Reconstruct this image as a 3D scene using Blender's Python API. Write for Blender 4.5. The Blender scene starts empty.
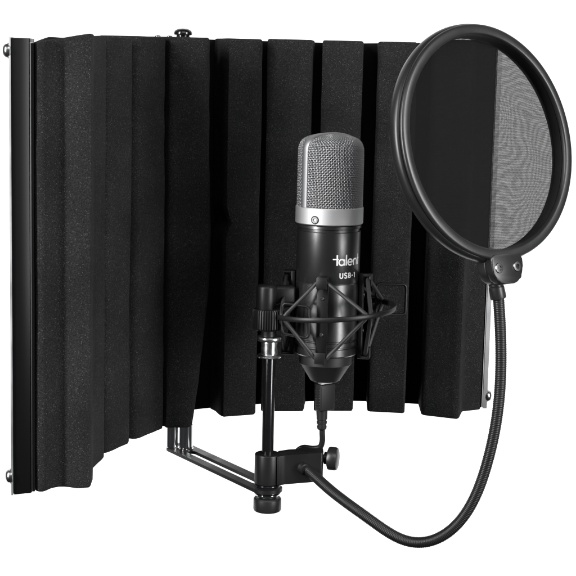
import bpy, bmesh, math, random
from mathutils import Vector, Matrix, noise

# ----------------------------------------------------------------- units
# Everything is measured in millimetres in a frame whose x runs right, y runs away
# from the camera and z = 0 is the lower edge of the isolation shield.
S = 0.001
FLOOR_Z = -1150.0                       # studio floor, well below the product
def W(p):
    return Vector((p[0] * S, (p[1] - 1100.0) * S, (p[2] - FLOOR_Z) * S))

scene = bpy.context.scene
col = scene.collection

# ----------------------------------------------------------------- camera
TH, RHO, F = math.radians(8.7), math.atan(0.0227), 1483.0
fwd = Vector((0, math.cos(TH), -math.sin(TH)))
r0 = Vector((1, 0, 0)); d0 = Vector((0, -math.sin(TH), -math.cos(TH)))
c_, s_ = math.cos(RHO), math.sin(RHO)
ex = r0 * c_ - d0 * s_
ey = r0 * s_ + d0 * c_
cam = bpy.data.cameras.new('camera'); co = bpy.data.objects.new('camera', cam); col.objects.link(co)
m = Matrix((ex, -ey, -fwd)).transposed().to_4x4()
m.translation = W((0, 0, 284))
co.matrix_world = m
cam.sensor_width = 36.0; cam.lens = 36.0 * F / 576.0
cam.clip_start = 0.02; cam.clip_end = 60
scene.camera = co

# ----------------------------------------------------------------- world, lamps, exposure
wd = bpy.data.worlds.new('World'); scene.world = wd; wd.use_nodes = True
wd.node_tree.nodes['Background'].inputs[0].default_value = (0.9, 0.95, 1.0, 1)
wd.node_tree.nodes['Background'].inputs[1].default_value = 0.03

def area(name, loc, target, sx, sy, power, spread=180):
    l = bpy.data.lights.new(name, 'AREA'); l.shape = 'RECTANGLE'; l.size = sx; l.size_y = sy
    l.energy = power; l.color = (1, 1, 1); l.spread = math.radians(spread)
    o = bpy.data.objects.new(name, l); col.objects.link(o)
    o.location = W(loc)
    d = W(target) - W(loc)
    o.rotation_euler = d.to_track_quat('-Z', 'Y').to_euler()
    return o
area('softbox', (-1150, 60, 650), (20, 1080, 160), 0.17, 1.3, 62)
area('softbox', (1060, 240, 420), (30, 1080, 150), 0.36, 1.3, 40)
area('front_top_fill', (250, -350, 1450), (0, 1100, 150), 1.2, 0.7, 12)  # fill added in front and above to brighten the foam
area('backdrop_light', (0, 2300, 1700), (0, 3900, -100), 5.0, 1.0, 88)
area('backdrop_light', (0, 2300, -1050), (0, 3900, 250), 5.0, 0.5, 48)

scene.view_settings.view_transform = 'Standard'
scene.view_settings.look = 'None'
scene.view_settings.exposure = 0.0
scene.view_settings.gamma = 1.0
scene.cycles.transparent_max_bounces = 24
scene.cycles.max_bounces = 8

# ----------------------------------------------------------------- materials
def mat(name, base, rough=0.5, metal=0.0, spec=0.5, bump=None, rvar=None):
    mt = bpy.data.materials.new(name); mt.use_nodes = True
    nt = mt.node_tree; b = nt.nodes['Principled BSDF']
    b.inputs['Base Color'].default_value = (*base, 1) if len(base) == 3 else base
    b.inputs['Roughness'].default_value = rough
    b.inputs['Metallic'].default_value = metal
    b.inputs['Specular IOR Level'].default_value = spec
    tc = nt.nodes.new('ShaderNodeTexCoord')
    if bump:
        n = nt.nodes.new('ShaderNodeTexNoise'); n.inputs['Scale'].default_value = bump[0]; n.inputs['Detail'].default_value = 3
        bp = nt.nodes.new('ShaderNodeBump'); bp.inputs['Strength'].default_value = bump[1]; bp.inputs['Distance'].default_value = bump[2]
        nt.links.new(tc.outputs['Object'], n.inputs['Vector'])
        nt.links.new(n.outputs['Fac'], bp.inputs['Height']); nt.links.new(bp.outputs['Normal'], b.inputs['Normal'])
    if rvar:
        n = nt.nodes.new('ShaderNodeTexNoise'); n.inputs['Scale'].default_value = rvar[0]; n.inputs['Detail'].default_value = 5
        r = nt.nodes.new('ShaderNodeMapRange'); r.inputs['From Min'].default_value = 0.3; r.inputs['From Max'].default_value = 0.7
        r.inputs['To Min'].default_value = rough - rvar[1]; r.inputs['To Max'].default_value = rough + rvar[1]
        nt.links.new(tc.outputs['Object'], n.inputs['Vector'])
        nt.links.new(n.outputs['Fac'], r.inputs['Value']); nt.links.new(r.outputs['Result'], b.inputs['Roughness'])
    return mt

M = {}
M['black_metal'] = mat('black_powder_coat', (0.005, 0.005, 0.0053), 0.42, spec=.27, bump=(2600, .12, .0002), rvar=(60, .06))
M['cone'] = mat('matte_black_paint', (0.008, 0.008, 0.0083), 0.5, spec=.3, bump=(3500, .08, .0001))
M['mic_black'] = mat('satin_black_paint', (0.007, 0.007, 0.0073), 0.30, spec=.95, bump=(3500, .08, .0001), rvar=(45, .03))
M['mount'] = mat('black_nylon', (0.005, 0.005, 0.0053), 0.42, spec=.27, bump=(2200, .08, .0002))
M['screw_dark'] = mat('dark_screw', (0.10, 0.10, 0.102), 0.4, metal=1.0)
M['plastic'] = mat('black_plastic', (0.008, 0.008, 0.0083), 0.38, spec=.42, bump=(2200, .08, .0002), rvar=(50, .05))
M['gloss'] = mat('gloss_black_enamel', (0.004, 0.004, 0.0045), 0.18, rvar=(70, .04))
M['channel'] = mat('black_channel_paint', (0.003, 0.003, 0.0032), 0.34, spec=.12)
M['rubber'] = mat('black_rubber', (0.006, 0.006, 0.0063), 0.5, spec=.3, bump=(1800, .1, .0002))
M['cord'] = mat('elastic_cord_black', (0.013, 0.013, 0.0135), 0.55, bump=(2500, .2, .0003))
M['chrome'] = mat('chrome', (0.82, 0.82, 0.83), 0.10, metal=1.0, rvar=(90, .03))
M['screw'] = mat('grey_screw_steel', (0.30, 0.30, 0.305), 0.28, metal=1.0)
M['matte'] = mat('matte_black_sheet', (0.0025, 0.0025, 0.0026), 0.8, spec=.12)
M['chrome_soft'] = mat('worn_chrome', (0.55, 0.55, 0.56), 0.24, metal=1.0, rvar=(160, .08))
M['steel'] = mat('satin_nickel', (0.46, 0.46, 0.465), 0.60, metal=1.0, rvar=(30, .04))
M['rib'] = mat('brushed_head_frame', (0.26, 0.26, 0.265), 0.56, metal=1.0)
M['strip'] = mat('grey_edge_strip', (0.42, 0.42, 0.425), 0.45, metal=1.0, rvar=(35, .08))
M['wire'] = mat('nickel_wire', (0.27, 0.27, 0.275), 0.42, metal=1.0)
M['alu'] = mat('aluminium_sheet', (0.70, 0.70, 0.71), 0.38, metal=1.0, rvar=(40, .05))
M['white'] = mat('white_print', (0.75, 0.75, 0.75), 0.5, bump=(3000, .05, .0001))
M['inner_mesh'] = mat('inner_grey_gauze', (0.10, 0.10, 0.102), 0.6, metal=.6, bump=(1500, .5, .0006))
M['recess_shade'] = mat('recess_shade_black', (0.02, 0.02, 0.02), 0.7, bump=(900, .2, .0003))
M['backdrop'] = mat('white_paper', (0.90, 0.90, 0.90), 0.9, spec=0.1, bump=(30, .02, .001))

def foam_mat():
    mt = bpy.data.materials.new('charcoal_foam'); mt.use_nodes = True
    nt = mt.node_tree; N = nt.nodes; L = nt.links; b = N['Principled BSDF']
    tc = N.new('ShaderNodeTexCoord')
    n1 = N.new('ShaderNodeTexNoise'); n1.inputs['Scale'].default_value = 1150; n1.inputs['Detail'].default_value = 3; n1.inputs['Roughness'].default_value = .7
    L.new(tc.outputs['Object'], n1.inputs['Vector'])
    v = N.new('ShaderNodeTexVoronoi'); v.inputs['Scale'].default_value = 1250
    L.new(tc.outputs['Object'], v.inputs['Vector'])
    big = N.new('ShaderNodeTexNoise'); big.inputs['Scale'].default_value = 26; big.inputs['Detail'].default_value = 4
    L.new(tc.outputs['Object'], big.inputs['Vector'])
    cr = N.new('ShaderNodeValToRGB'); e = cr.color_ramp
    e.elements[0].position = .36; e.elements[0].color = (.0055, .0055, .0057, 1)
    e.elements[1].position = .74; e.elements[1].color = (.028, .028, .0285, 1)
    k = e.elements.new(.55); k.color = (.0118, .0118, .0121, 1)
    L.new(n1.outputs['Fac'], cr.inputs['Fac'])
    # bright cell walls: sparkle put into the colour of a few Voronoi cells
    sep = N.new('ShaderNodeSeparateColor'); L.new(v.outputs['Color'], sep.inputs['Color'])
    gt = N.new('ShaderNodeMath'); gt.operation = 'GREATER_THAN'; gt.inputs[1].default_value = .925
    L.new(sep.outputs['Red'], gt.inputs[0])
    near = N.new('ShaderNodeMath'); near.operation = 'LESS_THAN'; near.inputs[1].default_value = .40
    L.new(v.outputs['Distance'], near.inputs[0])
    mu = N.new('ShaderNodeMath'); mu.operation = 'MULTIPLY'; L.new(gt.outputs[0], mu.inputs[0]); L.new(near.outputs[0], mu.inputs[1])
    mx = N.new('ShaderNodeMix'); mx.data_type = 'RGBA'; mx.inputs['B'].default_value = (.042, .042, .0425, 1)
    L.new(mu.outputs[0], mx.inputs['Factor']); L.new(cr.outputs['Color'], mx.inputs['A'])
    mr = N.new('ShaderNodeMapRange'); mr.inputs['From Min'].default_value = .3; mr.inputs['From Max'].default_value = .7
    mr.inputs['To Min'].default_value = .75; mr.inputs['To Max'].default_value = 1.25
    L.new(big.outputs['Fac'], mr.inputs['Value'])
    mm = N.new('ShaderNodeMix'); mm.data_type = 'RGBA'; mm.blend_type = 'MULTIPLY'; mm.inputs['Factor'].default_value = 1
    L.new(mx.outputs['Result'], mm.inputs['A']); L.new(mr.outputs['Result'], mm.inputs['B'])
    L.new(mm.outputs['Result'], b.inputs['Base Color'])
    b.inputs['Roughness'].default_value = 0.95; b.inputs['Specular IOR Level'].default_value = .12
    bp = N.new('ShaderNodeBump'); bp.inputs['Strength'].default_value = .7; bp.inputs['Distance'].default_value = .0012
    L.new(n1.outputs['Fac'], bp.inputs['Height']); L.new(bp.outputs['Normal'], b.inputs['Normal'])
    return mt
M['foam'] = foam_mat()

def screen_mat(pitch, holes, seed):
    """woven nylon: threads with open holes between them, laid out in the cloth's own UVs (mm)"""
    mt = bpy.data.materials.new('woven_nylon_screen'); mt.use_nodes = True
    nt = mt.node_tree; N = nt.nodes; L = nt.links; b = N['Principled BSDF']; out = N['Material Output']
    b.inputs['Base Color'].default_value = (.005, .005, .0051, 1); b.inputs['Roughness'].default_value = .75
    b.inputs['Specular IOR Level'].default_value = .06
    uv = N.new('ShaderNodeUVMap'); uv.uv_map = 'UVMap'
    nz = N.new('ShaderNodeTexNoise'); nz.inputs['Scale'].default_value = .022; nz.inputs['Detail'].default_value = 1.5
    ad = N.new('ShaderNodeVectorMath'); ad.operation = 'ADD'; ad.inputs[1].default_value = (seed * 31, seed * 17, 0)
    L.new(uv.outputs[0], ad.inputs[0]); L.new(ad.outputs[0], nz.inputs['Vector'])
    sb = N.new('ShaderNodeVectorMath'); sb.operation = 'SUBTRACT'; sb.inputs[1].default_value = (.5, .5, .5)
    L.new(nz.outputs['Color'], sb.inputs[0])
    sc = N.new('ShaderNodeVectorMath'); sc.operation = 'SCALE'; sc.inputs['Scale'].default_value = 3.0
    L.new(sb.outputs[0], sc.inputs[0])
    a2 = N.new('ShaderNodeVectorMath'); a2.operation = 'ADD'
    L.new(uv.outputs[0], a2.inputs[0]); L.new(sc.outputs[0], a2.inputs[1])
    xyz = N.new('ShaderNodeSeparateXYZ'); L.new(a2.outputs[0], xyz.inputs[0])
    hs = []
    for ax, hole in zip('XY', holes):
        d = N.new('ShaderNodeMath'); d.operation = 'DIVIDE'; d.inputs[1].default_value = pitch; L.new(xyz.outputs[ax], d.inputs[0])
        f = N.new('ShaderNodeMath'); f.operation = 'FRACT'; L.new(d.outputs[0], f.inputs[0])
        s = N.new('ShaderNodeMath'); s.operation = 'SUBTRACT'; s.inputs[1].default_value = .5; L.new(f.outputs[0], s.inputs[0])
        a = N.new('ShaderNodeMath'); a.operation = 'ABSOLUTE'; L.new(s.outputs[0], a.inputs[0])
        l = N.new('ShaderNodeMath'); l.operation = 'LESS_THAN'; l.inputs[1].default_value = hole / 2; L.new(a.outputs[0], l.inputs[0])
        hs.append(l)
    mu = N.new('ShaderNodeMath'); mu.operation = 'MULTIPLY'; L.new(hs[0].outputs[0], mu.inputs[0]); L.new(hs[1].outputs[0], mu.inputs[1])
    tr = N.new('ShaderNodeBsdfTransparent'); ms = N.new('ShaderNodeMixShader')
    tm = N.new('ShaderNodeMapRange'); tm.inputs['To Min'].default_value = .06; tm.inputs['To Max'].default_value = 1.0; L.new(mu.outputs[0], tm.inputs['Value'])
    L.new(tm.outputs['Result'], ms.inputs[0]); L.new(b.outputs[0], ms.inputs[1]); L.new(tr.outputs[0], ms.inputs[2])
    L.new(ms.outputs[0], out.inputs['Surface'])
    return mt

# ----------------------------------------------------------------- object helpers
def tag(o, label=None, cat=None, kind=None, group=None):
    if label: o['label'] = label
    if cat: o['category'] = cat
    if kind: o['kind'] = kind
    if group: o['group'] = group
    return o

def root(name, base, label, cat):
    o = bpy.data.objects.new(name, None); col.objects.link(o)
    o.location = W(base); o.empty_display_size = .02
    o['base_mm'] = list(map(float, base))
    return tag(o, label, cat)

def base_of(o):
    while o.parent is not None:
        o = o.parent
    return o

def build(name, bm, material, parent=None, smooth=True, angle=35, label=None):
    """link a bmesh (in mm, product frame) as ONE mesh object"""
    if parent is not None:
        off = W(list(base_of(parent)['base_mm']))
    else:
        off = Vector((0, 0, 0))
    for v in bm.verts:
        v.co = W(v.co) - off
    bmesh.ops.recalc_face_normals(bm, faces=bm.faces)
    if smooth:
        for f in bm.faces:
            f.smooth = True
        lim = math.radians(angle)
        for e in bm.edges:
            if len(e.link_faces) == 2 and e.calc_face_angle(0) > lim:
                e.smooth = False
    me = bpy.data.meshes.new(name); bm.to_mesh(me); bm.free()
    me.materials.append(material)
    o = bpy.data.objects.new(name, me); col.objects.link(o)
    o.parent = parent
    if label: o['label'] = label
    return o

def axes(d):
    d = Vector(d).normalized()
    u = Vector((0, 0, 1)).cross(d)
    if u.length < 1e-4: u = Vector((1, 0, 0))
    u.normalize()
    return d, u, d.cross(u)

def lathe(bm, prof, origin, axis=(0, 0, 1), n=48, cap=True):
    """prof: list of (radius, height along axis)"""
    d, u, v = axes(axis); o = Vector(origin); rings = []
    for r, h in prof:
        if r < 1e-6:
            rings.append([bm.verts.new(o + d * h)])
        else:
            rings.append([bm.verts.new(o + d * h + (u * math.cos(2 * math.pi * i / n) + v * math.sin(2 * math.pi * i / n)) * r) for i in range(n)])
    for a, b in zip(rings, rings[1:]):
        for i in range(n):
            j = (i + 1) % n
            if len(a) == 1 and len(b) == 1: continue
            if len(a) == 1: bm.faces.new((a[0], b[i], b[j]))
            elif len(b) == 1: bm.faces.new((a[i], b[0], a[j]))
            else: bm.faces.new((a[i], b[i], b[j], a[j]))
    if cap:
        for rr in (rings[0], rings[-1]):
            if len(rr) > 1: bm.faces.new(rr)
    return bm

def rounded(r, h0, h1, b, k=3):
    """profile of a cylinder with rounded rims"""
    p = []
    for i in range(k + 1):
        a = math.pi / 2 * i / k
        p.append((r - b + b * math.sin(a), h0 + b - b * math.cos(a)))
    for i in range(k + 1):
        a = math.pi / 2 * i / k
        p.append((r - b + b * math.cos(a), h1 - b + b * math.sin(a)))
    return p

def frames(pts, closed=False):
    n = len(pts); T = []
    for i in range(n):
        a = pts[(i - 1) % n] if (closed or i > 0) else pts[i]
        b = pts[(i + 1) % n] if (closed or i < n - 1) else pts[i]
        T.append((b - a).normalized())
    _, u, v = axes(T[0]); out = []
    for i in range(n):
        u = (u - T[i] * u.dot(T[i])).normalized()
        out.append((u.copy(), T[i].cross(u)))
    return out

def tube(bm, pts, r, n=10, closed=False, caps=True, sq=None):
    """sq=(a, b): an elliptic/flat section instead of a round one (b along world z as far as possible)"""
    pts = [Vector(p) for p in pts]; fr = frames(pts, closed); rings = []
    for i, p in enumerate(pts):
        rr = r[i] if isinstance(r, (list, tuple)) else r
        u, v = fr[i]
        if sq:
            t = u.cross(v); _, u, v = axes(t)
        ring = []
        for k in range(n):
            a = 2 * math.pi * k / n
            if sq:
                ca, sa = math.cos(a), math.sin(a)
                e = .45
                ring.append(bm.verts.new(p + u * sq[0] * math.copysign(abs(ca) ** e, ca) + v * sq[1] * math.copysign(abs(sa) ** e, sa)))
            else:
                ring.append(bm.verts.new(p + (u * math.cos(a) + v * math.sin(a)) * rr))
        rings.append(ring)
    m_ = len(rings)
    for i in range(m_ if closed else m_ - 1):
        a, b = rings[i], rings[(i + 1) % m_]
        for k in range(n):
            j = (k + 1) % n
            bm.faces.new((a[k], a[j], b[j], b[k]))
    if caps and not closed:
        bm.faces.new(rings[0][::-1]); bm.faces.new(rings[-1])
    return bm

def spline(ctrl, per=12, closed=False):
    """Catmull-Rom through the control points"""
    P = [Vector(p) for p in ctrl]; n = len(P); out = []
    segs = n if closed else n - 1
    for i in range(segs):
        p1, p2 = P[i], P[(i + 1) % n]
        p0 = P[(i - 1) % n] if (closed or i > 0) else p1 * 2 - p2
        p3 = P[(i + 2) % n] if (closed or i < n - 2) else p2 * 2 - p1
        for k in range(per):
            t = k / per
            out.append(.5 * ((2 * p1) + (p2 - p0) * t + (2 * p0 - 5 * p1 + 4 * p2 - p3) * t * t + (3 * p1 - p0 - 3 * p2 + p3) * t ** 3))
    if not closed: out.append(P[-1])
    return out

def resample(pts, step):
    out = [pts[0]]; acc = 0
    L = [0]
    for a, b in zip(pts, pts[1:]): L.append(L[-1] + (b - a).length)
    n = max(2, int(L[-1] / step)); j = 0
    for i in range(1, n + 1):
        s = L[-1] * i / n
        while j < len(L) - 2 and L[j + 1] < s: j += 1
        t = (s - L[j]) / max(1e-9, L[j + 1] - L[j])
        out.append(pts[j].lerp(pts[j + 1], min(1, t)))
    return out

def arc_corners(poly, rad, k=4, closed=True):
    """round the corners of a 2-D or 3-D polygon"""
    P = [Vector(p) for p in poly]; n = len(P); out = []
    for i in range(n):
        if not closed and i in (0, n - 1):
            out.append(P[i]); continue
        a, b, c = P[i - 1], P[i], P[(i + 1) % n]
        r = min(rad, (a - b).length * .45, (c - b).length * .45)
        p, q = b + (a - b).normalized() * r, b + (c - b).normalized() * r
        for j in range(k + 1):
            t = j / k
            out.append(p * (1 - t) ** 2 + b * 2 * t * (1 - t) + q * t * t)
    return out

def prism(bm, poly, z0, z1, bevel=0.0, seg=2):
    """vertical extrusion of a plan polygon [(x, y)...]"""
    lo = [bm.verts.new((p[0], p[1], z0)) for p in poly]; hi = [bm.verts.new((p[0], p[1], z1)) for p in poly]
    n = len(poly); fs = []
    for i in range(n):
        j = (i + 1) % n
        fs.append(bm.faces.new((lo[i], lo[j], hi[j], hi[i])))
    ft = bm.faces.new(hi); fb = bm.faces.new(lo[::-1])
    if bevel:
        es = list(set(ft.edges) | set(fb.edges))
        bmesh.ops.bevel(bm, geom=es, offset=bevel, segments=seg, profile=.5, affect='EDGES')
    return bm

def box(bm, c, size, xdir=(1, 0, 0), zdir=(0, 0, 1), bevel=.6, seg=2):
    x = Vector(xdir).normalized(); z = Vector(zdir); z = (z - x * z.dot(x)).normalized(); y = z.cross(x); c = Vector(c)
    t = bmesh.new(); bmesh.ops.create_cube(t, size=1)
    for v in t.verts:
        v.co = Vector((v.co.x * size[0], v.co.y * size[1], v.co.z * size[2]))
    if bevel:
        bmesh.ops.bevel(t, geom=t.edges[:], offset=bevel, segments=seg, profile=.5, affect='EDGES')
    vm = {}
    for v in t.verts:
        vm[v] = bm.verts.new(c + x * v.co.x + y * v.co.y + z * v.co.z)
    for f in t.faces:
        bm.faces.new([vm[v] for v in f.verts])
    t.free()
    return bm

B = bmesh.new

# ================================================================= SETTING: seamless white studio paper
bm = B()
prof = [(2050, FLOOR_Z), (2200, FLOOR_Z)]
for i in range(1, 13):
    a = math.pi / 2 * i / 12
    prof.append((2200 + 1700 * math.sin(a), FLOOR_Z + 1700 - 1700 * math.cos(a)))
prof.append((3900, 2600))
xs = [-6000, -3000, 0, 3000, 6000]
rows = [[bm.verts.new((x, y, z)) for x in xs] for y, z in prof]
for a, b in zip(rows, rows[1:]):
    for i in range(len(xs) - 1):
        bm.faces.new((a[i], a[i + 1], b[i + 1], b[i]))
bd = build('backdrop', bm, M['backdrop'], None, angle=60)
tag(bd, kind='structure')

# ================================================================= ISOLATION SHIELD
shield = root('isolation_shield', (0, 1170, 0),
              'curved black foam lined isolation shield standing behind the microphone', 'acoustic shield')
H = 298.0

def ribbon_prism(bm, line, t, z0, z1):
    """sheet of thickness t behind a plan polyline (offset to its left-hand side, away from the foam)"""
    P = [Vector((x, y, 0)) for x, y in line]; off = []
    for i, p in enumerate(P):
        a = P[max(0, i - 1)]; b = P[min(len(P) - 1, i + 1)]
        d = (b - a).normalized(); off.append(p + Vector((-d.y, d.x, 0)) * t)
    poly = [(p.x, p.y) for p in P] + [(p.x, p.y) for p in reversed(off)]
    return prism(bm, poly, z0, z1)

def smooth_line(line, per=6):
    return [(p.x, p.y) for p in spline([(x, y, 0) for x, y in line], per)]

L_LINE = smooth_line([(-163.5, 943), (-163, 1000), (-157, 1058), (-143, 1104), (-118, 1144), (-86, 1171)])
R_LINE = smooth_line([(-84, 1178), (-56, 1194), (-25, 1207.5), (20, 1223), (63, 1228), (109, 1222.5), (140, 1218), (164.5, 1214.5)])

bm = ribbon_prism(B(), L_LINE, 2.0, .5, H - 1.5)
for v in bm.verts:
    if v.co.z > 100: v.co.z -= 5.0 * max(0.0, min(1.0, (1010 - v.co.y) / 60))
left = build('panel', bm, M['matte'], shield, label='left wing panel folded toward the camera')
bm = ribbon_prism(B(), R_LINE, 2.0, .5, H + 1.5)
for v in bm.verts:
    if v.co.z > 100: v.co.z += max(0.0, v.co.x - 60) * .035
right = build('panel', bm, M['matte'], shield, label='wide rear panel facing the microphone')

# bare aluminium outer skins
def offset_line(line, d):
    P = [Vector((x, y, 0)) for x, y in line]; out = []
    for i, p in enumerate(P):
        a = P[max(0, i - 1)]; b = P[min(len(P) - 1, i + 1)]
        t = (b - a).normalized(); q = p + Vector((-t.y, t.x, 0)) * d
        out.append((q.x, q.y))
    return out
sk = [(-176.2, 935.0), (-176.2, 944)] + offset_line(L_LINE, 12.5)[6:]
bm = ribbon_prism(B(), sk, 1.2, 0, H - 3)
for v in bm.verts:
    if v.co.z > 100 and v.co.y > 946: v.co.z -= 5.0
build('outer_skin', bm, M['alu'], left)
bm = B(); prism(bm, [(165.0, 1211.5), (168.6, 1211.9), (168.6, 1219), (165.0, 1219)], 0.5, H + 1, bevel=.3)
build('end_strip', bm, M['strip'], right)
build('outer_skin', ribbon_prism(B(), offset_line(R_LINE, 3.0)[:-1], 1.4, 1, H + 1), M['alu'], right)

# black end channel on the near edge of the left wing, its lip highlight put in as a thin pale strip
bm = B()
prism(bm, arc_corners([(-176.0, 936.0, 0), (-165.2, 941.0, 0), (-165.2, 958, 0), (-176.0, 956, 0)], .8, 2), 0, H - 3.5, bevel=.4)
build('end_channel', bm, M['channel'], left)
bm = B()
prism(bm, [(-165.1, 940.4), (-164.6, 940.6), (-164.6, 952), (-165.1, 952)], 1, H - 6, bevel=.1)
build('lip_highlight', bm, M['screw'], left)

def screw_out(parent, p, axis, r=4.0, mtl='screw'):
    b = B()
    lathe(b, [(r * 1.15, 0), (r * 1.15, 1.0), (r, 1.0), (r * .96, 2.2), (r * .75, 3.3), (r * .4, 3.9), (0, 4.1)], p, axis, 24)
    d, u, v = axes(axis)
    return build('screw', b, M[mtl], parent)
screw_out(left, (-177.8, 938.8, 286.5), (-1, -.25, 0), 4.4)
screw_out(left, (-177.8, 938.8, 12.0), (-1, -.25, 0), 4.4)
b = B(); lathe(b, [(2.2, 0), (2.2, 4.2), (1.7, 4.8), (0, 5.0)], (-104.5, 1157, 296.5), (0, 0, 1), 16); build('screw', b, M['screw'], left)
b = B(); lathe(b, [(2.2, 0), (2.2, 4.2), (1.7, 4.8), (0, 5.0)], (-96.0, 1163, 296.5), (0, 0, 1), 16); build('screw', b, M['screw'], left)
screw_out(right, (168.6, 1216, 10.5), (1, -.15, 0), 4.6)
# domed hinge bolt on the hinge line
b = B(); lathe(b, [(5.6, 0), (6.6, .3), (6.6, 2.0), (5.2, 2.4), (5.2, 3.4), (7.0, 3.8), (7.2, 5.2), (6.6, 6.8), (5.0, 8.0), (2.6, 8.7), (0, 8.9)], (-85.8, 1166, 298.4), (0, 0, 1), 32)
build('hinge_bolt', b, M['gloss'], shield)
b = B(); lathe(b, [(2.2, 0), (2.2, 297.5)], (-85.8, 1174.5, .6), (0, 0, 1), 16); build('hinge_rod', b, M['black_metal'], shield)

# foam strips ------------------------------------------------------------
def foam_strip(parent, poly, z0, z1, rad=2.0, seed=0, amp=.6, bend=None, name='foam_strip'):
    """a soft block of foam: plan polygon extruded upward with a softened outline, slightly uneven"""
    pl = arc_corners([(x, y, 0) for x, y in poly], rad, 3)
    # resample the plan outline
    pl.append(pl[0].copy()); pl = resample(pl, 3.0)[:-1]
    bm = B(); nz = 46; rings = []
    cx = sum(p.x for p in pl) / len(pl); cy = sum(p.y for p in pl) / len(pl)
    lev = [0, .5, 1.6] + [1.6 + (z1 - z0 - 3.2) * i / nz for i in range(1, nz)] + [z1 - z0 - 1.6, z1 - z0 - .5, z1 - z0]
    ins = [1.6, .5, 0] + [0] * (nz - 1) + [0, .5, 1.6]
    # inward normals of the outline
    n = len(pl); nin = []
    area_ = sum(pl[i].x * pl[(i + 1) % n].y - pl[(i + 1) % n].x * pl[i].y for i in range(n))
    sg = 1 if area_ > 0 else -1
    for i in range(n):
        t = (pl[(i + 1) % n] - pl[i - 1]).normalized()
        nin.append(Vector((-t.y, t.x, 0)) * sg)
    for h, q in zip(lev, ins):
        ring = []
        for i, p in enumerate(pl):
            x, y, z = p.x, p.y, z0 + h
            nv = noise.noise(Vector((x * .02 + seed * 7.1, y * .02, z * .012))) * amp + noise.noise(Vector((x * .09 + seed, y * .09, z * .07))) * amp * .35
            v = p + nin[i] * (q + nv)
            v.z = z
            if bend: v = bend(v)
            ring.append(bm.verts.new(v))
        rings.append(ring)
    for a, b in zip(rings, rings[1:]):
        for i in range(n):
            j = (i + 1) % n
            bm.faces.new((a[i], a[j], b[j], b[i]))
    f1 = bm.faces.new(rings[0][::-1]); f2 = bm.faces.new(rings[-1])
    bmesh.ops.triangulate(bm, faces=[f1, f2])
    return build(name, bm, M['foam'], parent, angle=50)

def slant(v):
    # the top of the near strip rises from the frame to its inner ridge
    v.z += v.z / 297.0 * (1.8 - 6.0 * max(0.0, min(1.0, (-128 - v.x) / 34.0)))
    return v
# left wing, from the near end inwards
foam_strip(left, [(-163.2, 943.2), (-157.0, 943.4), (-153.5, 950.5), (-149.5, 955.2), (-145.0, 955.4), (-137.6, 952.6), (-135.6, 952.8), (-128.2, 955.4), (-129.0, 972), (-133.8, 990), (-133.0, 1004), (-128.6, 1030), (-131, 1039), (-156.0, 1048), (-161.0, 1020), (-161.6, 985)], 0, 297, 1.6, 1, amp=.9, bend=slant)
foam_strip(left, [(-153.5, 1050), (-130, 1042), (-126.6, 1045.5), (-115.2, 1072), (-117.5, 1080), (-144, 1090)], 0, 298, 2.0, 2, amp=1.3)
foam_strip(left, [(-142, 1094), (-113, 1085), (-109.2, 1088), (-94.2, 1119), (-97, 1124), (-122, 1134)], 0, 299.5, 2.0, 3, amp=1.3)
def flop(v):
    # the free edge of this strip bulges a little and its lower corner sags back to the left
    if v.x > -93:
        k = min(1, (v.x + 93) / 17.0); t = max(0.0, (150 - v.z) / 150.0)
        v.x += k * (2.4 * math.exp(-((v.z - 140) / 70.0) ** 2) - 10.5 * t ** 2.2)
    return v
foam_strip(left, [(-119, 1137), (-95.5, 1127), (-92.2, 1121.5), (-64.5, 1124.5), (-62.5, 1128), (-68.5, 1160), (-90, 1163)], 0, 300, 2.4, 4, amp=1.2, bend=flop)
# rear panel
def dent(v):
    # a nick in the left edge
    t = max(0.0, 1 - abs(v.z - 158) / 14.0)
    if v.x < -40: v.x += 5.0 * t * t
    return v
foam_strip(right, [(-63.0, 1190), (-57.5, 1180), (-53.5, 1167), (-50.5, 1160.8), (-24.6, 1171.5), (-24.0, 1176), (-27.5, 1204)], 0, 300.4, 2.2, 5, bend=dent)
foam_strip(right, [(-20.2, 1183), (15.2, 1187), (17.0, 1221), (-19.5, 1207.5)], 0, 301, 1.6, 6)
foam_strip(right, [(23.2, 1189), (55.6, 1192.0), (56.5, 1226), (24.5, 1222.5)], 0, 301, 1.6, 7)
foam_strip(right, [(67.3, 1191.5), (98.2, 1187.5), (100.5, 1222.5), (68.5, 1226.5)], 0, 301, 1.6, 8)
foam_strip(right, [(111.2, 1183.5), (139.8, 1171.0), (142.0, 1175), (147.0, 1199), (163.2, 1208), (162.0, 1213.8), (140, 1216.5), (111.5, 1220.5)], 0, 303.5, 2.0, 9)

# ================================================================= MOUNTING BRACKET: slotted plate, spacers, upright post
ZP = -25.8
PX, PY = -12.0, 1055.4
bracket = root('mounting_bracket', (PX, PY, -42), 'black slotted bracket arm with slim upright post carrying the microphone', 'bracket')
d = Vector((-0.552, 0.834, 0)).normalized(); nrm = Vector((d.y, -d.x, 0))
def plate_pt(t, o): return Vector((PX, PY, 0)) + d * t + nrm * o
def stadium(t0, t1, hw, k=10):
    out = []
    for i in range(k + 1):
        a = math.pi / 2 + math.pi * i / k
        out.append(plate_pt(t0 + hw * math.cos(a), hw * math.sin(a)))
    for i in range(k + 1):
        a = -math.pi / 2 + math.pi * i / k
        out.append(plate_pt(t1 + hw * math.cos(a), hw * math.sin(a)))
    return out
bm = B()
o_ = stadium(0, 131, 11.2); i_ = stadium(15, 112, 3.6)
T = 2.6
def loop_edges(pts, z): return [bm.verts.new((p.x, p.y, z)) for p in pts]
ot, ob, it, ib = loop_edges(o_, ZP), loop_edges(o_, ZP - T), loop_edges(i_, ZP), loop_edges(i_, ZP - T)
n = len(ot)
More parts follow.
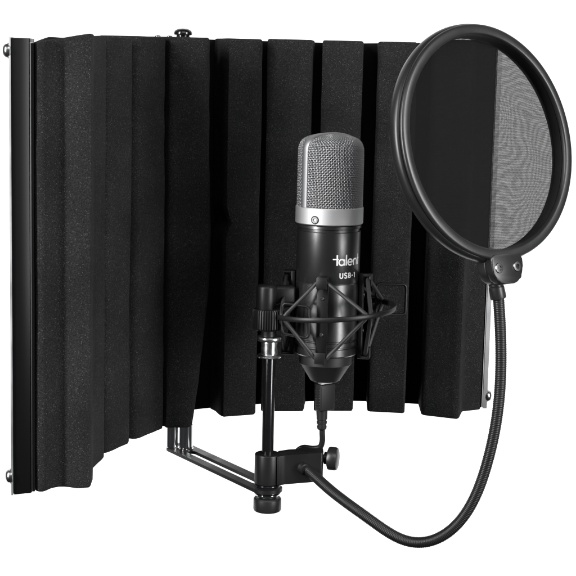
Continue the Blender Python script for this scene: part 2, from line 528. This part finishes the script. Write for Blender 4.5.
for i in range(n):
    j = (i + 1) % n
    bm.faces.new((ob[i], ob[j], ot[j], ot[i])); bm.faces.new((it[i], it[j], ib[j], ib[i]))
    bm.faces.new((ot[i], ot[j], it[j], it[i])); bm.faces.new((ib[i], ib[j], ob[j], ob[i]))
es = [e for e in bm.edges if len(e.link_faces) == 2 and e.calc_face_angle(0) > 1.2]
bmesh.ops.bevel(bm, geom=es, offset=.5, segments=2, profile=.5, affect='EDGES')
build('slotted_plate', bm, M['black_metal'], bracket)
for (x, y, r) in ((-90.0, 1160.5, 5.0), (-79.0, 1157.5, 5.4)):
    b = B(); lathe(b, [(r + .6, ZP), (r + .6, ZP + 1.0), (r, ZP + 1.2), (r, -5.5), (r * .82, -5.2), (r * .82, -3.8), (r, -3.5), (r, 1)], (x, y, 0), (0, 0, 1), 32)
    build('spacer', b, M['chrome'], bracket)
b = B(); lathe(b, rounded(4.4, -24, 86, .4), (PX - .2, PY, 0), (0, 0, 1), 40); build('post', b, M['gloss'], bracket)
b = B()
pr = [(5.2, 71.2), (8.6, 71.6), (9.0, 72.4), (8.4, 73.4), (6.0, 74)]
z = 74.0
while z < 82.5:
    pr += [(6.25, z + .5), (6.1, z + 1.0)]; z += 1.1
pr += [(6.0, 83.6), (8.8, 83.8), (9.2, 84.4), (9.2, 86.4), (8.8, 87.0), (7, 87.4)]
lathe(b, pr, (PX - .4, PY, 0), (0, 0, 1), 40); build('threaded_fitting', b, M['chrome_soft'], bracket, angle=50)
for (z0, z1, r, mt_) in ((-24.9, -23.1, 9.6, 'gloss'), (-30.3, -28.6, 9.8, 'gloss'), (-31.8, -30.4, 8.6, 'chrome')):
    b = B(); lathe(b, rounded(r, z0, z1, .3), (PX + .2, PY, 0), (0, 0, 1), 40); build('washer', b, M[mt_], bracket)
b = B()
lathe(b, [(6.5, -32), (6.5, -33.2), (8.0, -33.6)] , (PX + .4, PY, 0), (0, 0, 1), 40)
# thumb nut with a finely knurled rim
nn = 72; d3 = [(7.6, -33.0), (9.4, -33.4), (10.2, -34.3), (10.3, -35.2), (10.3, -42.0), (9.8, -43.2), (8.6, -43.8), (0.001, -44.0)]
rings = []
for r, h in d3:
    rings.append([b.verts.new((PX + .4 + (r + (.13 if (i % 2 and r > 9) else 0)) * math.cos(2 * math.pi * i / nn), PY + (r + (.13 if (i % 2 and r > 9) else 0)) * math.sin(2 * math.pi * i / nn), h)) for i in range(nn)])
for a, c in zip(rings, rings[1:]):
    for i in range(nn):
        j = (i + 1) % nn; b.faces.new((a[i], a[j], c[j], c[i]))
b.faces.new(rings[0]); b.faces.new(rings[-1][::-1])
build('thumb_nut', b, M['plastic'], bracket, angle=25)

# ================================================================= POP FILTER
pop = root('pop_filter', (PX, PY, -22), 'round black mesh pop filter on a long ribbed gooseneck clamped to the post', 'pop filter')
AZ, EL = 0.668, 0.231
pc = Vector((132.8, 985.0, 234.6))
pn = Vector((math.sin(AZ) * math.cos(EL), -math.cos(AZ) * math.cos(EL), math.sin(EL)))
_, pu, pv = axes(pn)
def ring_lathe(bm, prof, n=160):
    """closed section (radius, depth behind the front lip) swept round the hoop"""
    rings = []
    for i in range(n):
        a = 2 * math.pi * i / n; e = pu * math.cos(a) + pv * math.sin(a)
        rings.append([bm.verts.new(pc + e * r - pn * dd) for r, dd in prof])
    k = len(prof)
    for i in range(n):
        a, b = rings[i], rings[(i + 1) % n]
        for j in range(k):
            q = (j + 1) % k
            bm.faces.new((a[j], a[q], b[q], b[j]))
    return bm
front = [(71.8, 1.6), (72.3, .7), (73.2, .2), (77.3, .3), (78.4, .8), (79.0, 1.7), (79.0, 2.9), (78.2, 3.5), (71.7, 3.5)]
rear = [(71.7, 3.9), (78.2, 3.9), (79.0, 4.2), (79.8, 5.2), (80.3, 6.6), (80.4, 8.6), (80.0, 10.8), (79.2, 12.6), (77.6, 13.6), (73.4, 13.6), (71.7, 13.0)]
hoop = build('hoop', ring_lathe(B(), front), M['plastic'], pop, angle=40)
build('rear_rim', ring_lathe(B(), rear), M['plastic'], hoop, angle=40)
def disc_uv(name, rad, depth, rot, material, parent):
    bm = B(); uvl = bm.loops.layers.uv.new('UVMap'); nr, na = 8, 96
    rows = [[bm.verts.new(pc - pn * depth)]]
    loc = {rows[0][0]: (0, 0)}
    for k in range(1, nr + 1):
        rr = rad * k / nr; row = []
        for i in range(na):
            a = 2 * math.pi * i / na
            w = .5 * noise.noise(Vector((rr * .03 * math.cos(a), rr * .03 * math.sin(a), depth))) * (1 - k / nr)
            v = bm.verts.new(pc + (pu * math.cos(a) + pv * math.sin(a)) * rr - pn * (depth + w)); row.append(v); loc[v] = (rr * math.cos(a), rr * math.sin(a))
        rows.append(row)
    for i in range(na):
        bm.faces.new((rows[0][0], rows[1][i], rows[1][(i + 1) % na]))
    for a, b in zip(rows[1:], rows[2:]):
        for i in range(na):
            j = (i + 1) % na; bm.faces.new((a[i], b[i], b[j], a[j]))
    c, s = math.cos(rot), math.sin(rot)
    for f in bm.faces:
        for l in f.loops:
            x, y = loc[l.vert]; l[uvl].uv = (c * x - s * y, s * x + c * y)
    return build(name, bm, material, parent)
disc_uv('mesh_screen', 72.0, 10.6, .05, screen_mat(.60, (.63, .45), 1), hoop)
disc_uv('mesh_screen', 72.0, 12.0, .085, screen_mat(.287, (.50, .62), 2), hoop)

# two-part joint block under the hoop
hc = pc - pv * 82.6                                 # down, in the hoop's plane
def hub_half(d0, d1, w, top, bot):
    poly = arc_corners([(-w, top, 0), (w, top, 0), (w * .98, bot * .45, 0), (w * .55, bot, 0), (-w * .55, bot, 0), (-w * .98, bot * .45, 0)], 4, 4)
    bm = B(); f = [bm.verts.new(hc + pu * p.x + pv * p.y - pn * d0) for p in poly]; g = [bm.verts.new(hc + pu * p.x + pv * p.y - pn * d1) for p in poly]
    n = len(f); ff = bm.faces.new(f); gg = bm.faces.new(g[::-1])
    for i in range(n):
        j = (i + 1) % n; bm.faces.new((f[i], g[i], g[j], f[j]))
    bmesh.ops.bevel(bm, geom=list(ff.edges) + list(gg.edges), offset=1.0, segments=3, profile=.5, affect='EDGES')
    return bm
hub = build('joint_block', hub_half(-.2, 6.4, 14.5, 7.5, -12.5), M['plastic'], pop, angle=40)
build('rear_half', hub_half(7.0, 14.5, 14.0, 6.5, -11.5), M['plastic'], hub, angle=40)
for sx in (-8.6, 8.4):
    b = B(); p = hc + pu * sx - pv * 1.5 + pn * .2
    lathe(b, [(3.5, -.5), (3.5, .25), (3.2, .75), (2.9, .8), (1.7, .85), (1.5, -.1), (0, -.1)], p, pn, 24)
    build('screw', b, M['screw'], hub)

fer0 = hc - pv * 11.5 - pn * 8.0
fer0 = Vector((138.2, 979.8, 142.2)); fer1 = Vector((141.2, 980.0, 129.2))
b = B(); ax = (fer1 - fer0).normalized()
lathe(b, [(4.6, -1), (4.9, 0), (5.0, 3.0), (4.8, 3.3), (4.8, 3.9), (5.2, 4.3), (5.5, 11.6), (5.2, 12.3), (3.6, 12.5)], fer0, ax, 32)
ctrl = [(140.4, 980.0, 133.5), (141.6, 980.0, 125.1), (143.3, 980.0, 108.8), (144.5, 980.0, 89.7), (144.9, 980.0, 71.1), (144.1, 980.0, 53.8), (142.4, 980.0, 38.0), (139.0, 981.0, 18.6), (133.4, 982.0, -3.5), (124.3, 984.0, -24.0), (110.8, 986.5, -39.0), (94.4, 990.5, -46.0), (79.4, 996.0, -43.4), (65.0, 1002.0, -34.6), (49.3, 1011.0, -26.2), (34.0, 1025.0, -18.9), (22.7, 1041.0, -12.8), (12.9, 1055.0, -7.6)]
path = None
gp = resample(spline(ctrl, 24), 4.0)
for _ in range(14):
    gp = gp[:2] + [gp[i] * .5 + (gp[i - 1] + gp[i + 1]) * .25 for i in range(2, len(gp) - 2)] + gp[-2:]
path = resample(spline(gp, 14), .31)
rad = [3.8 + .15 * math.cos(2 * math.pi * i / 4) for i in range(len(path))]
bm = B(); tube(bm, path, rad, 20)
goose = build('gooseneck', bm, M['black_metal'], pop, angle=80)
build('ferrule', b, M['plastic'], goose)

# clamp: sleeve round the post and a flat arm that takes the gooseneck
bm = B()
lathe(bm, rounded(9.6, -22.9, -.2, .9), (PX, PY, 0), (0, 0, 1), 48)
clamp = build('clamp', bm, M['black_metal'], pop)
pl = arc_corners([(-5, 1046.5, 0), (1, 1048.8, 0), (27.5, 1047.2, 0), (28.6, 1049, 0), (28.6, 1062, 0), (4, 1065, 0), (-5, 1064, 0)], 1.6, 3)
bm = B()
lo = [bm.verts.new((p.x, p.y, -22.4 + (p.x + 5) * .125)) for p in pl]; hi = [bm.verts.new((p.x, p.y, -.4 + (p.x + 5) * .11)) for p in pl]
n = len(pl); fb = bm.faces.new(lo[::-1]); ft = bm.faces.new(hi)
for i in range(n):
    j = (i + 1) % n; bm.faces.new((lo[i], lo[j], hi[j], hi[i]))
bmesh.ops.bevel(bm, geom=list(fb.edges) + list(ft.edges), offset=.7, segments=2, profile=.5, affect='EDGES')
build('clamp_arm', bm, M['black_metal'], clamp)
b = B(); lathe(b, [(4.6, 0), (4.4, 1.0), (4.2, 3), (3.6, 3.6)], (13.5, 1048.4, -8.6), (12.9, -19, -4.8), 28); build('gooseneck_socket', b, M['black_metal'], clamp)
b = B(); lathe(b, [(2.6, -3), (2.6, 1.2), (4.6, 1.4), (4.6, 3.6), (6.6, 3.8), (8.2, 4.4), (8.6, 5.6), (8.6, 9.6), (8.0, 11.0), (6.6, 11.6), (0, 11.8)], (28.2, 1057, -3.2), (1, -.22, 0), 40)
build('clamp_knob', b, M['plastic'], clamp)
bm = B(); lathe(bm, rounded(7.0, -20, .6, 2.4), (15.5, 1068, 0), (0, 0, 1), 32)
build('clamp_jaw', bm, M['black_metal'], clamp)

# ================================================================= MICROPHONE
MX, MY = 28.9, 1075.0
FA = math.radians(38.0)                     # the front of the microphone looks to camera right
mic = root('microphone', (MX, MY, 51), 'black studio microphone with silver mesh head held upright in the shock mount', 'microphone')
def cyl(az, r, z): return Vector((MX + r * math.sin(az), MY - r * math.cos(az), z))
b = B()
lathe(b, [(20.6, 170), (21.4, 168.6), (23.4, 167.6), (23.5, 165.6), (22.4, 165.2), (22.4, 163.4), (23.2, 163.0), (23.2, 126.6), (23.0, 126.2), (23.0, 125.7), (23.25, 125.4), (23.25, 84.2), (22.6, 83.7), (22.6, 82.9), (23.25, 82.5), (23.25, 79.6), (22.5, 79.2), (22.5, 78.2), (23.2, 77.8), (23.1, 72.8), (22.2, 71.9), (19.6, 71.6)], (MX, MY, 0), (0, 0, 1), 96)
body = build('body', b, M['mic_black'], mic, angle=30)
b = B()
lathe(b, [(18.8, 72), (19.4, 71.8), (19.6, 70.8), (19.6, 64.6), (18.2, 63.2), (11.0, 51.6), (10.2, 51.2), (0, 51.0)], (MX, MY, 0), (0, 0, 1), 80)
build('base_cone', b, M['cone'], mic, angle=25)
b = B()
lathe(b, [(22.0, 168.0), (24.2, 168.4), (24.7, 169.0), (24.7, 180.0), (24.3, 180.6), (22.0, 180.9)], (MX, MY, 0), (0, 0, 1), 96)
collar = build('collar', b, M['steel'], mic, angle=30)
az = math.asin((314 - 328.7) / 33.6)
b = B(); lathe(b, [(2.6, -.6), (2.6, .25), (2.3, .5), (1.1, .5), (.9, -.3), (0, -.3)], cyl(az, 24.7, 172.3), cyl(az, 1, 0) - Vector((MX, MY, 0)), 24)
build('screw', b, M['screw_dark'], collar)
b = B(); lathe(b, [(3.1, -.5), (3.1, .08), (2.6, .1), (2.6, -.5)], cyl(az, 24.7, 172.3), cyl(az, 1, 0) - Vector((MX, MY, 0)), 24)  # dark ring on the surface, standing in for shade in the screw hole
build('screw_shade_ring', b, M['recess_shade'], collar)

# head: woven wire basket over a dark core
GP = spline([(23.6, 0, 180.6), (23.6, 0, 200), (23.5, 0, 219), (23.1, 0, 223.6), (21.6, 0, 227.0), (18.6, 0, 229.5), (12.4, 0, 231.6), (6.0, 0, 232.4), (.6, 0, 232.6)], 16)
GP = resample(GP, .5)
GL = len(GP) - 1
def gpt(az, s, off=0.0):
    """point on the basket at azimuth az and arc position s (index into GP), pushed out by off"""
    i = min(GL - 1, int(s)); t = s - i
    p = GP[i].lerp(GP[i + 1], t); q = GP[min(GL, i + 1)] - GP[i]
    nn_ = Vector((q.z, 0, -q.x)).normalized()
    p = p + nn_ * off
    return cyl(az, max(.05, p.x), p.z)
b = B(); lathe(b, [(max(0.0, p.x - 1.6), p.z - .8) for p in GP[::6]] + [(0, 231.6)], (MX, MY, 0), (0, 0, 1), 64, cap=False)
build('inner_basket', b, M['inner_mesh'], mic)
NA = 120; NS = int(GL * .5 / 1.27); ds = GL / NS; wr = .30
bm = B()
for i in range(NA):                                   # upright wires, over and under
    a = 2 * math.pi * i / NA
    stop = NS - 2 if i % 4 == 0 else (NS - 6 if i % 2 == 0 else NS - 9)
    pts = []
    for k in range(stop * 2 + 1):
        s = k * .5 * ds
        pts.append(gpt(a, min(s, GL - .01), .30 * math.cos(math.pi * (k * .5)) * (1 if i % 2 else -1)))
    tube(bm, pts, wr, 5, caps=False)
for j in range(1, NS - 1):                            # hoops
    s = (j) * ds; pts = []
    for k in range(NA * 2):
        a = 2 * math.pi * k / (NA * 2)
        pts.append(gpt(a, s, .30 * math.cos(math.pi * k * .5) * (-1 if j % 2 == 0 else 1)))
    tube(bm, pts, wr, 5, closed=True)
build('grille', bm, M['wire'], mic, angle=180)
# smooth arched rib that divides the front mesh from the rear mesh
bm = B(); PA = FA - math.pi / 2
dirv = Vector((math.sin(PA), -math.cos(PA), 0)); side = Vector((math.cos(PA), math.sin(PA), 0))
line = []
for k in range(0, GL, 2): line.append((GP[k].x, GP[k].z, GP[k + 1] - GP[k]))
full = [(dirv * r + Vector((0, 0, z)), (dirv * t.z + Vector((0, 0, -t.x))).normalized()) for r, z, t in line]
full += [(-dirv * r + Vector((0, 0, z)), (-dirv * t.z + Vector((0, 0, -t.x))).normalized()) for r, z, t in reversed(line)]
hw = 3.4; rings = []
ctr = Vector((MX, MY, 0))
for p, nn_ in full:
    ring = []
    for q, o in ((-hw, -1.2), (-hw, .55), (-hw + .6, 1.0), (0, 1.25), (hw - .6, 1.0), (hw, .55), (hw, -1.2)):
        # bend the ribbon round the basket so it lies on it
        pr_ = Vector((p.x, p.y, 0)); rr = pr_.length
        sag = (rr - math.sqrt(max(0, rr * rr - q * q))) if rr > hw else 0
        v = p + nn_ * o + side * q - (pr_.normalized() * sag if rr > hw else Vector((0, 0, 0)))
        ring.append(bm.verts.new(ctr + v))
    rings.append(ring)
for a, c in zip(rings, rings[1:]):
    for i in range(7):
        j = (i + 1) % 7; bm.faces.new((a[i], a[j], c[j], c[i]))
build('head_frame', bm, M['rib'], mic, angle=50)

# lettering, printed round the body -----------------------------------------
ZL = 139.8                                       # baseline of the wordmark
def stroke(bm, pts, w):
    """flat stroke: pts in (u, v) mm on the unrolled body, u from the front line; wrapped on the cylinder"""
    P = [Vector((p[0], p[1], 0)) for p in pts]
    P = resample(P, .35) if len(P) > 1 else P
    L_, R_ = [], []
    for i in range(len(P)):
        t = (P[min(i + 1, len(P) - 1)] - P[max(0, i - 1)]).normalized(); nv = Vector((-t.y, t.x, 0)) * w / 2
        for lst, q in ((L_, P[i] + nv), (R_, P[i] - nv)):
            lst.append(bm.verts.new(cyl(UA + q.x * LS / 23.2, 23.24, ZL + q.y * LS)))
    for i in range(len(P) - 1):
        bm.faces.new((L_[i], R_[i], R_[i + 1], L_[i + 1]))
UA = math.radians(38.5); LS = .9
def arc(cx, cy, rx, ry, a0, a1, k=20):
    return [(cx + rx * math.cos(math.radians(a0 + (a1 - a0) * i / k)), cy + ry * math.sin(math.radians(a0 + (a1 - a0) * i / k))) for i in range(k + 1)]
bm = B(); w = 1.2
u0 = -10.7
stroke(bm, [(u0, 8.6), (u0, 0)], w)                                   # t
stroke(bm, [(u0 - 3.6, 5.1), (u0 + 1.2, 5.1)], .95)                     # its long bar
stroke(bm, arc(u0 + 3.9, 2.6, 2.35, 2.35, 0, 360, 32), w)                # a
stroke(bm, [(u0 + 6.25, 5.0), (u0 + 6.25, 0)], w)
stroke(bm, [(u0 + 8.1, 8.6), (u0 + 8.1, 0)], w)                         # l
stroke(bm, arc(u0 + 12.0, 2.6, 2.35, 2.35, -45, -360, 32) + [(u0 + 9.7, 2.6)], w)  # e
stroke(bm, [(u0 + 16.0, 5.0), (u0 + 16.0, 0)], w)                       # n
stroke(bm, arc(u0 + 18.1, 2.9, 2.1, 2.1, 180, 0, 20) + [(u0 + 20.2, 0)], w)
stroke(bm, [(u0 + 22.6, 8.6), (u0 + 22.6, 0)], w)                       # t
stroke(bm, [(u0 + 21.0, 5.1), (u0 + 24.2, 5.1)], .95)
build('wordmark', bm, M['white'], mic, smooth=False)
bm = B(); ZL = 130.6; w = .95; h = 4.2; u0 = -8.0
def glyph_s(x):
    return arc(x + 1.15, h * .74, 1.05, h * .24, 20, 270, 14) + arc(x + 1.15, h * .25, 1.1, h * .25, 90, -160, 14)
stroke(bm, [(u0, h), (u0, 1.2)] + arc(u0 + 1.2, 1.2, 1.2, 1.2, 180, 360, 12) + [(u0 + 2.4, h)], w)
stroke(bm, glyph_s(u0 + 4.0), w)
x = u0 + 8.1
stroke(bm, [(x, 0), (x, h)], w)
stroke(bm, [(x, h - .4)] + [(x + 1.0, h - .4)] + arc(x + 1.0, h * .74, .9, h * .74 - h * .5 - .1, 90, -90, 8) + [(x, h * .5)], .8)
stroke(bm, [(x, h * .5)] + [(x + 1.1, h * .5)] + arc(x + 1.1, h * .27, 1.05, h * .27 - .4, 90, -90, 8) + [(x, .4)], .8)
stroke(bm, [(x + 3.3, h * .45), (x + 5.0, h * .45)], .8)
stroke(bm, [(x + 6.0, h - .9), (x + 7.0, h - .2), (x + 7.0, 0)], w)
build('model_lettering', bm, M['white'], mic, smooth=False)

# ================================================================= SHOCK MOUNT
mount = root('shock_mount', (33, 1070, 68), 'black wire ring shock mount with crossed elastic cords round the microphone body', 'shock mount')
RC = Vector((33.0, 1070.0, 105.2)); RR = 45.0
def rp(az, r=RR, dz=0.0):
    return Vector((RC.x + r * math.sin(az), RC.y - r * math.cos(az), RC.z + dz + .072 * r * math.sin(az)))
bm = B()
tube(bm, [rp(2 * math.pi * i / 120) for i in range(120)], 1, 12, closed=True, sq=(1.5, 1.9))
build('ring', bm, M['mount'], mount)
rad_ = math.radians
clipaz = [rad_(-9), rad_(80), rad_(171), rad_(260)]
knots = [rad_(-55), rad_(33), rad_(125), rad_(215)]
tops, bots = [], []
for az in clipaz:
    o = Vector((math.sin(az), -math.cos(az), 0)); t = Vector((math.cos(az), math.sin(az), 0)); c = Vector((MX, MY, 0))
    b = B()
    box(b, c + o * 25.2 + Vector((0, 0, 101)), (8.0, 3.0, 62), t, (0, 0, 1), .5)
    for zt, sg in ((131.2, -1), (70.4, 1)):
        box(b, c + o * 28.2 + Vector((0, 0, zt)), (7.8, 9.2, 1.9), t, (0, 0, 1), .5)
        box(b, c + o * 32.0 + Vector((0, 0, zt + sg * 3.6)), (7.8, 1.8, 7.6), t, (0, 0, 1), .5)
    cl = build('clip', b, M['mount'], mount, angle=40)
    for zb in (116.5, 90.0):
        b = B(); lathe(b, [(1.5, -.3), (1.5, .5), (1.1, .9), (.6, .9), (.5, .4), (0, .4)], c + o * 26.7 + Vector((0, 0, zb)), o, 16)
        build('screw', b, M['screw_dark'], cl)
    tops.append(c + o * 30.0 + Vector((0, 0, 127.8))); bots.append(c + o * 30.0 + Vector((0, 0, 73.6)))
for ends in (tops, bots):
    pts = []
    up = 1 if ends is tops else -1
    for k in range(4):
        e = ends[k]; az = clipaz[k]; t = Vector((math.cos(az), math.sin(az), 0))
        pts += [e - t * 4.4, e - t * 2.6 + Vector((0, 0, .5 * up)), e + t * 2.6 + Vector((0, 0, .5 * up)), e + t * 4.4]
        nx = knots[(k + 1) % 4]
        q = rp(nx, RR - 1.2, 2.2 * up); tt = Vector((math.cos(nx), math.sin(nx), 0))
        pts += [q - tt * 2.5, q + Vector((0, 0, -3.2 * up)) + Vector((math.sin(nx), -math.cos(nx), 0)) * 1.0, q + tt * 2.5]
    pts = arc_corners(pts, 1.4, 3)
    bm = B(); tube(bm, pts, 1.5, 8, closed=True)
    build('elastic_cord', bm, M['cord'], mount, angle=80)
# rectangular wire loops fixed to the ring
def wire_loop(corners):
    bm = B(); tube(bm, arc_corners(corners, 3.2, 5), 1.05, 8, closed=True); build('wire_loop', bm, M['mount'], mount, angle=80)
wire_loop([(-3.5, 1046, 91), (15.4, 1043, 88.4), (15.4, 1043, 111), (-3.5, 1046, 113)])
wire_loop([(66, 1096, 97.5), (88.6, 1099, 97.5), (88.6, 1099, 120.5), (66, 1096, 121)])
# swivel: clamp block and ribbed locking collar on top of the post
b = B()
lathe(b, rounded(7.3, 104, 124.5, 2.2), (-15.4, 1056, 0), (0, 0, 1), 40)
box(b, (-3.5, 1063.5, 116.5), (17, 9, 13), (1, .25, 0), (0, 0, 1), 2.0, 3)
sw = build('swivel_block', b, M['mount'], mount, angle=40)
b = B(); nn = 108; rings = []
for r, h in ((8.5, 91.6), (10.2, 92.2), (11.0, 93.4), (11.0, 105.6), (10.4, 107.0), (8.2, 107.4)):
    rings.append([b.verts.new((-14.2 + (r - (.9 if (i % 3 == 2 and r > 10) else 0)) * math.cos(2 * math.pi * i / nn), PY + (r - (.9 if (i % 3 == 2 and r > 10) else 0)) * math.sin(2 * math.pi * i / nn), h)) for i in range(nn)])
for a, c in zip(rings, rings[1:]):
    for i in range(nn):
        j = (i + 1) % nn; b.faces.new((a[i], a[j], c[j], c[i]))
b.faces.new(rings[0][::-1]); b.faces.new(rings[-1])
build('ribbed_collar', b, M['mount'], mount, angle=25)
b = B(); lathe(b, [(5.6, 87.2), (5.6, 91.8)], (-13.4, PY, 0), (0, 0, 1), 32); build('swivel_neck', b, M['black_metal'], mount)

# ================================================================= USB CABLE
usb = root('usb_cable', (MX, MY, 28), 'black cable with moulded plug hanging from the base of the microphone', 'cable')
fx = Vector((math.cos(FA), math.sin(FA), 0))
b = B(); box(b, (29.2, 1075, 38.6), (13.4, 7.6, 20.2), fx, (0, 0, 1), 1.1, 3)
plug = build('plug', b, M['rubber'], usb, angle=40)
b = B(); box(b, (29.2, 1075, 49.4), (10.2, 4.6, 3.0), fx, (0, 0, 1), .2); build('connector', b, M['steel'], plug)
for k in range(7):
    b = B(); c = Vector((29.2, 1075, 31.8 + k * 2.1)) - fx * 6.8
    box(b, c, (.7, 4.6, 1.1), fx, (0, 0, 1), .25); build('grip_rib', b, M['plastic'], plug)
b = B()
lathe(b, [(4.4, 29), (4.2, 26), (4.0, 21.6), (3.5, 21.2), (3.5, 20.2), (3.9, 19.8), (3.8, 18.2), (3.3, 17.8), (3.3, 16.8), (3.7, 16.4), (3.6, 14.6), (2.8, 13.6), (2.0, 13.2)], (27.8, 1075, 0), (-.02, 0, 1), 28)
build('strain_relief', b, M['rubber'], usb)
bm = B()
tube(bm, spline([(27.8, 1075, 17), (27.9, 1075.6, 11), (28.2, 1077, 4.5), (26.6, 1078.6, -.8), (21.5, 1080.5, -2.6), (14.5, 1082, -2.4), (9.8, 1083, -5.6), (8.0, 1083.5, -11), (8.5, 1083, -17)], 10), 2.2, 14)
build('cord', bm, M['rubber'], usb)
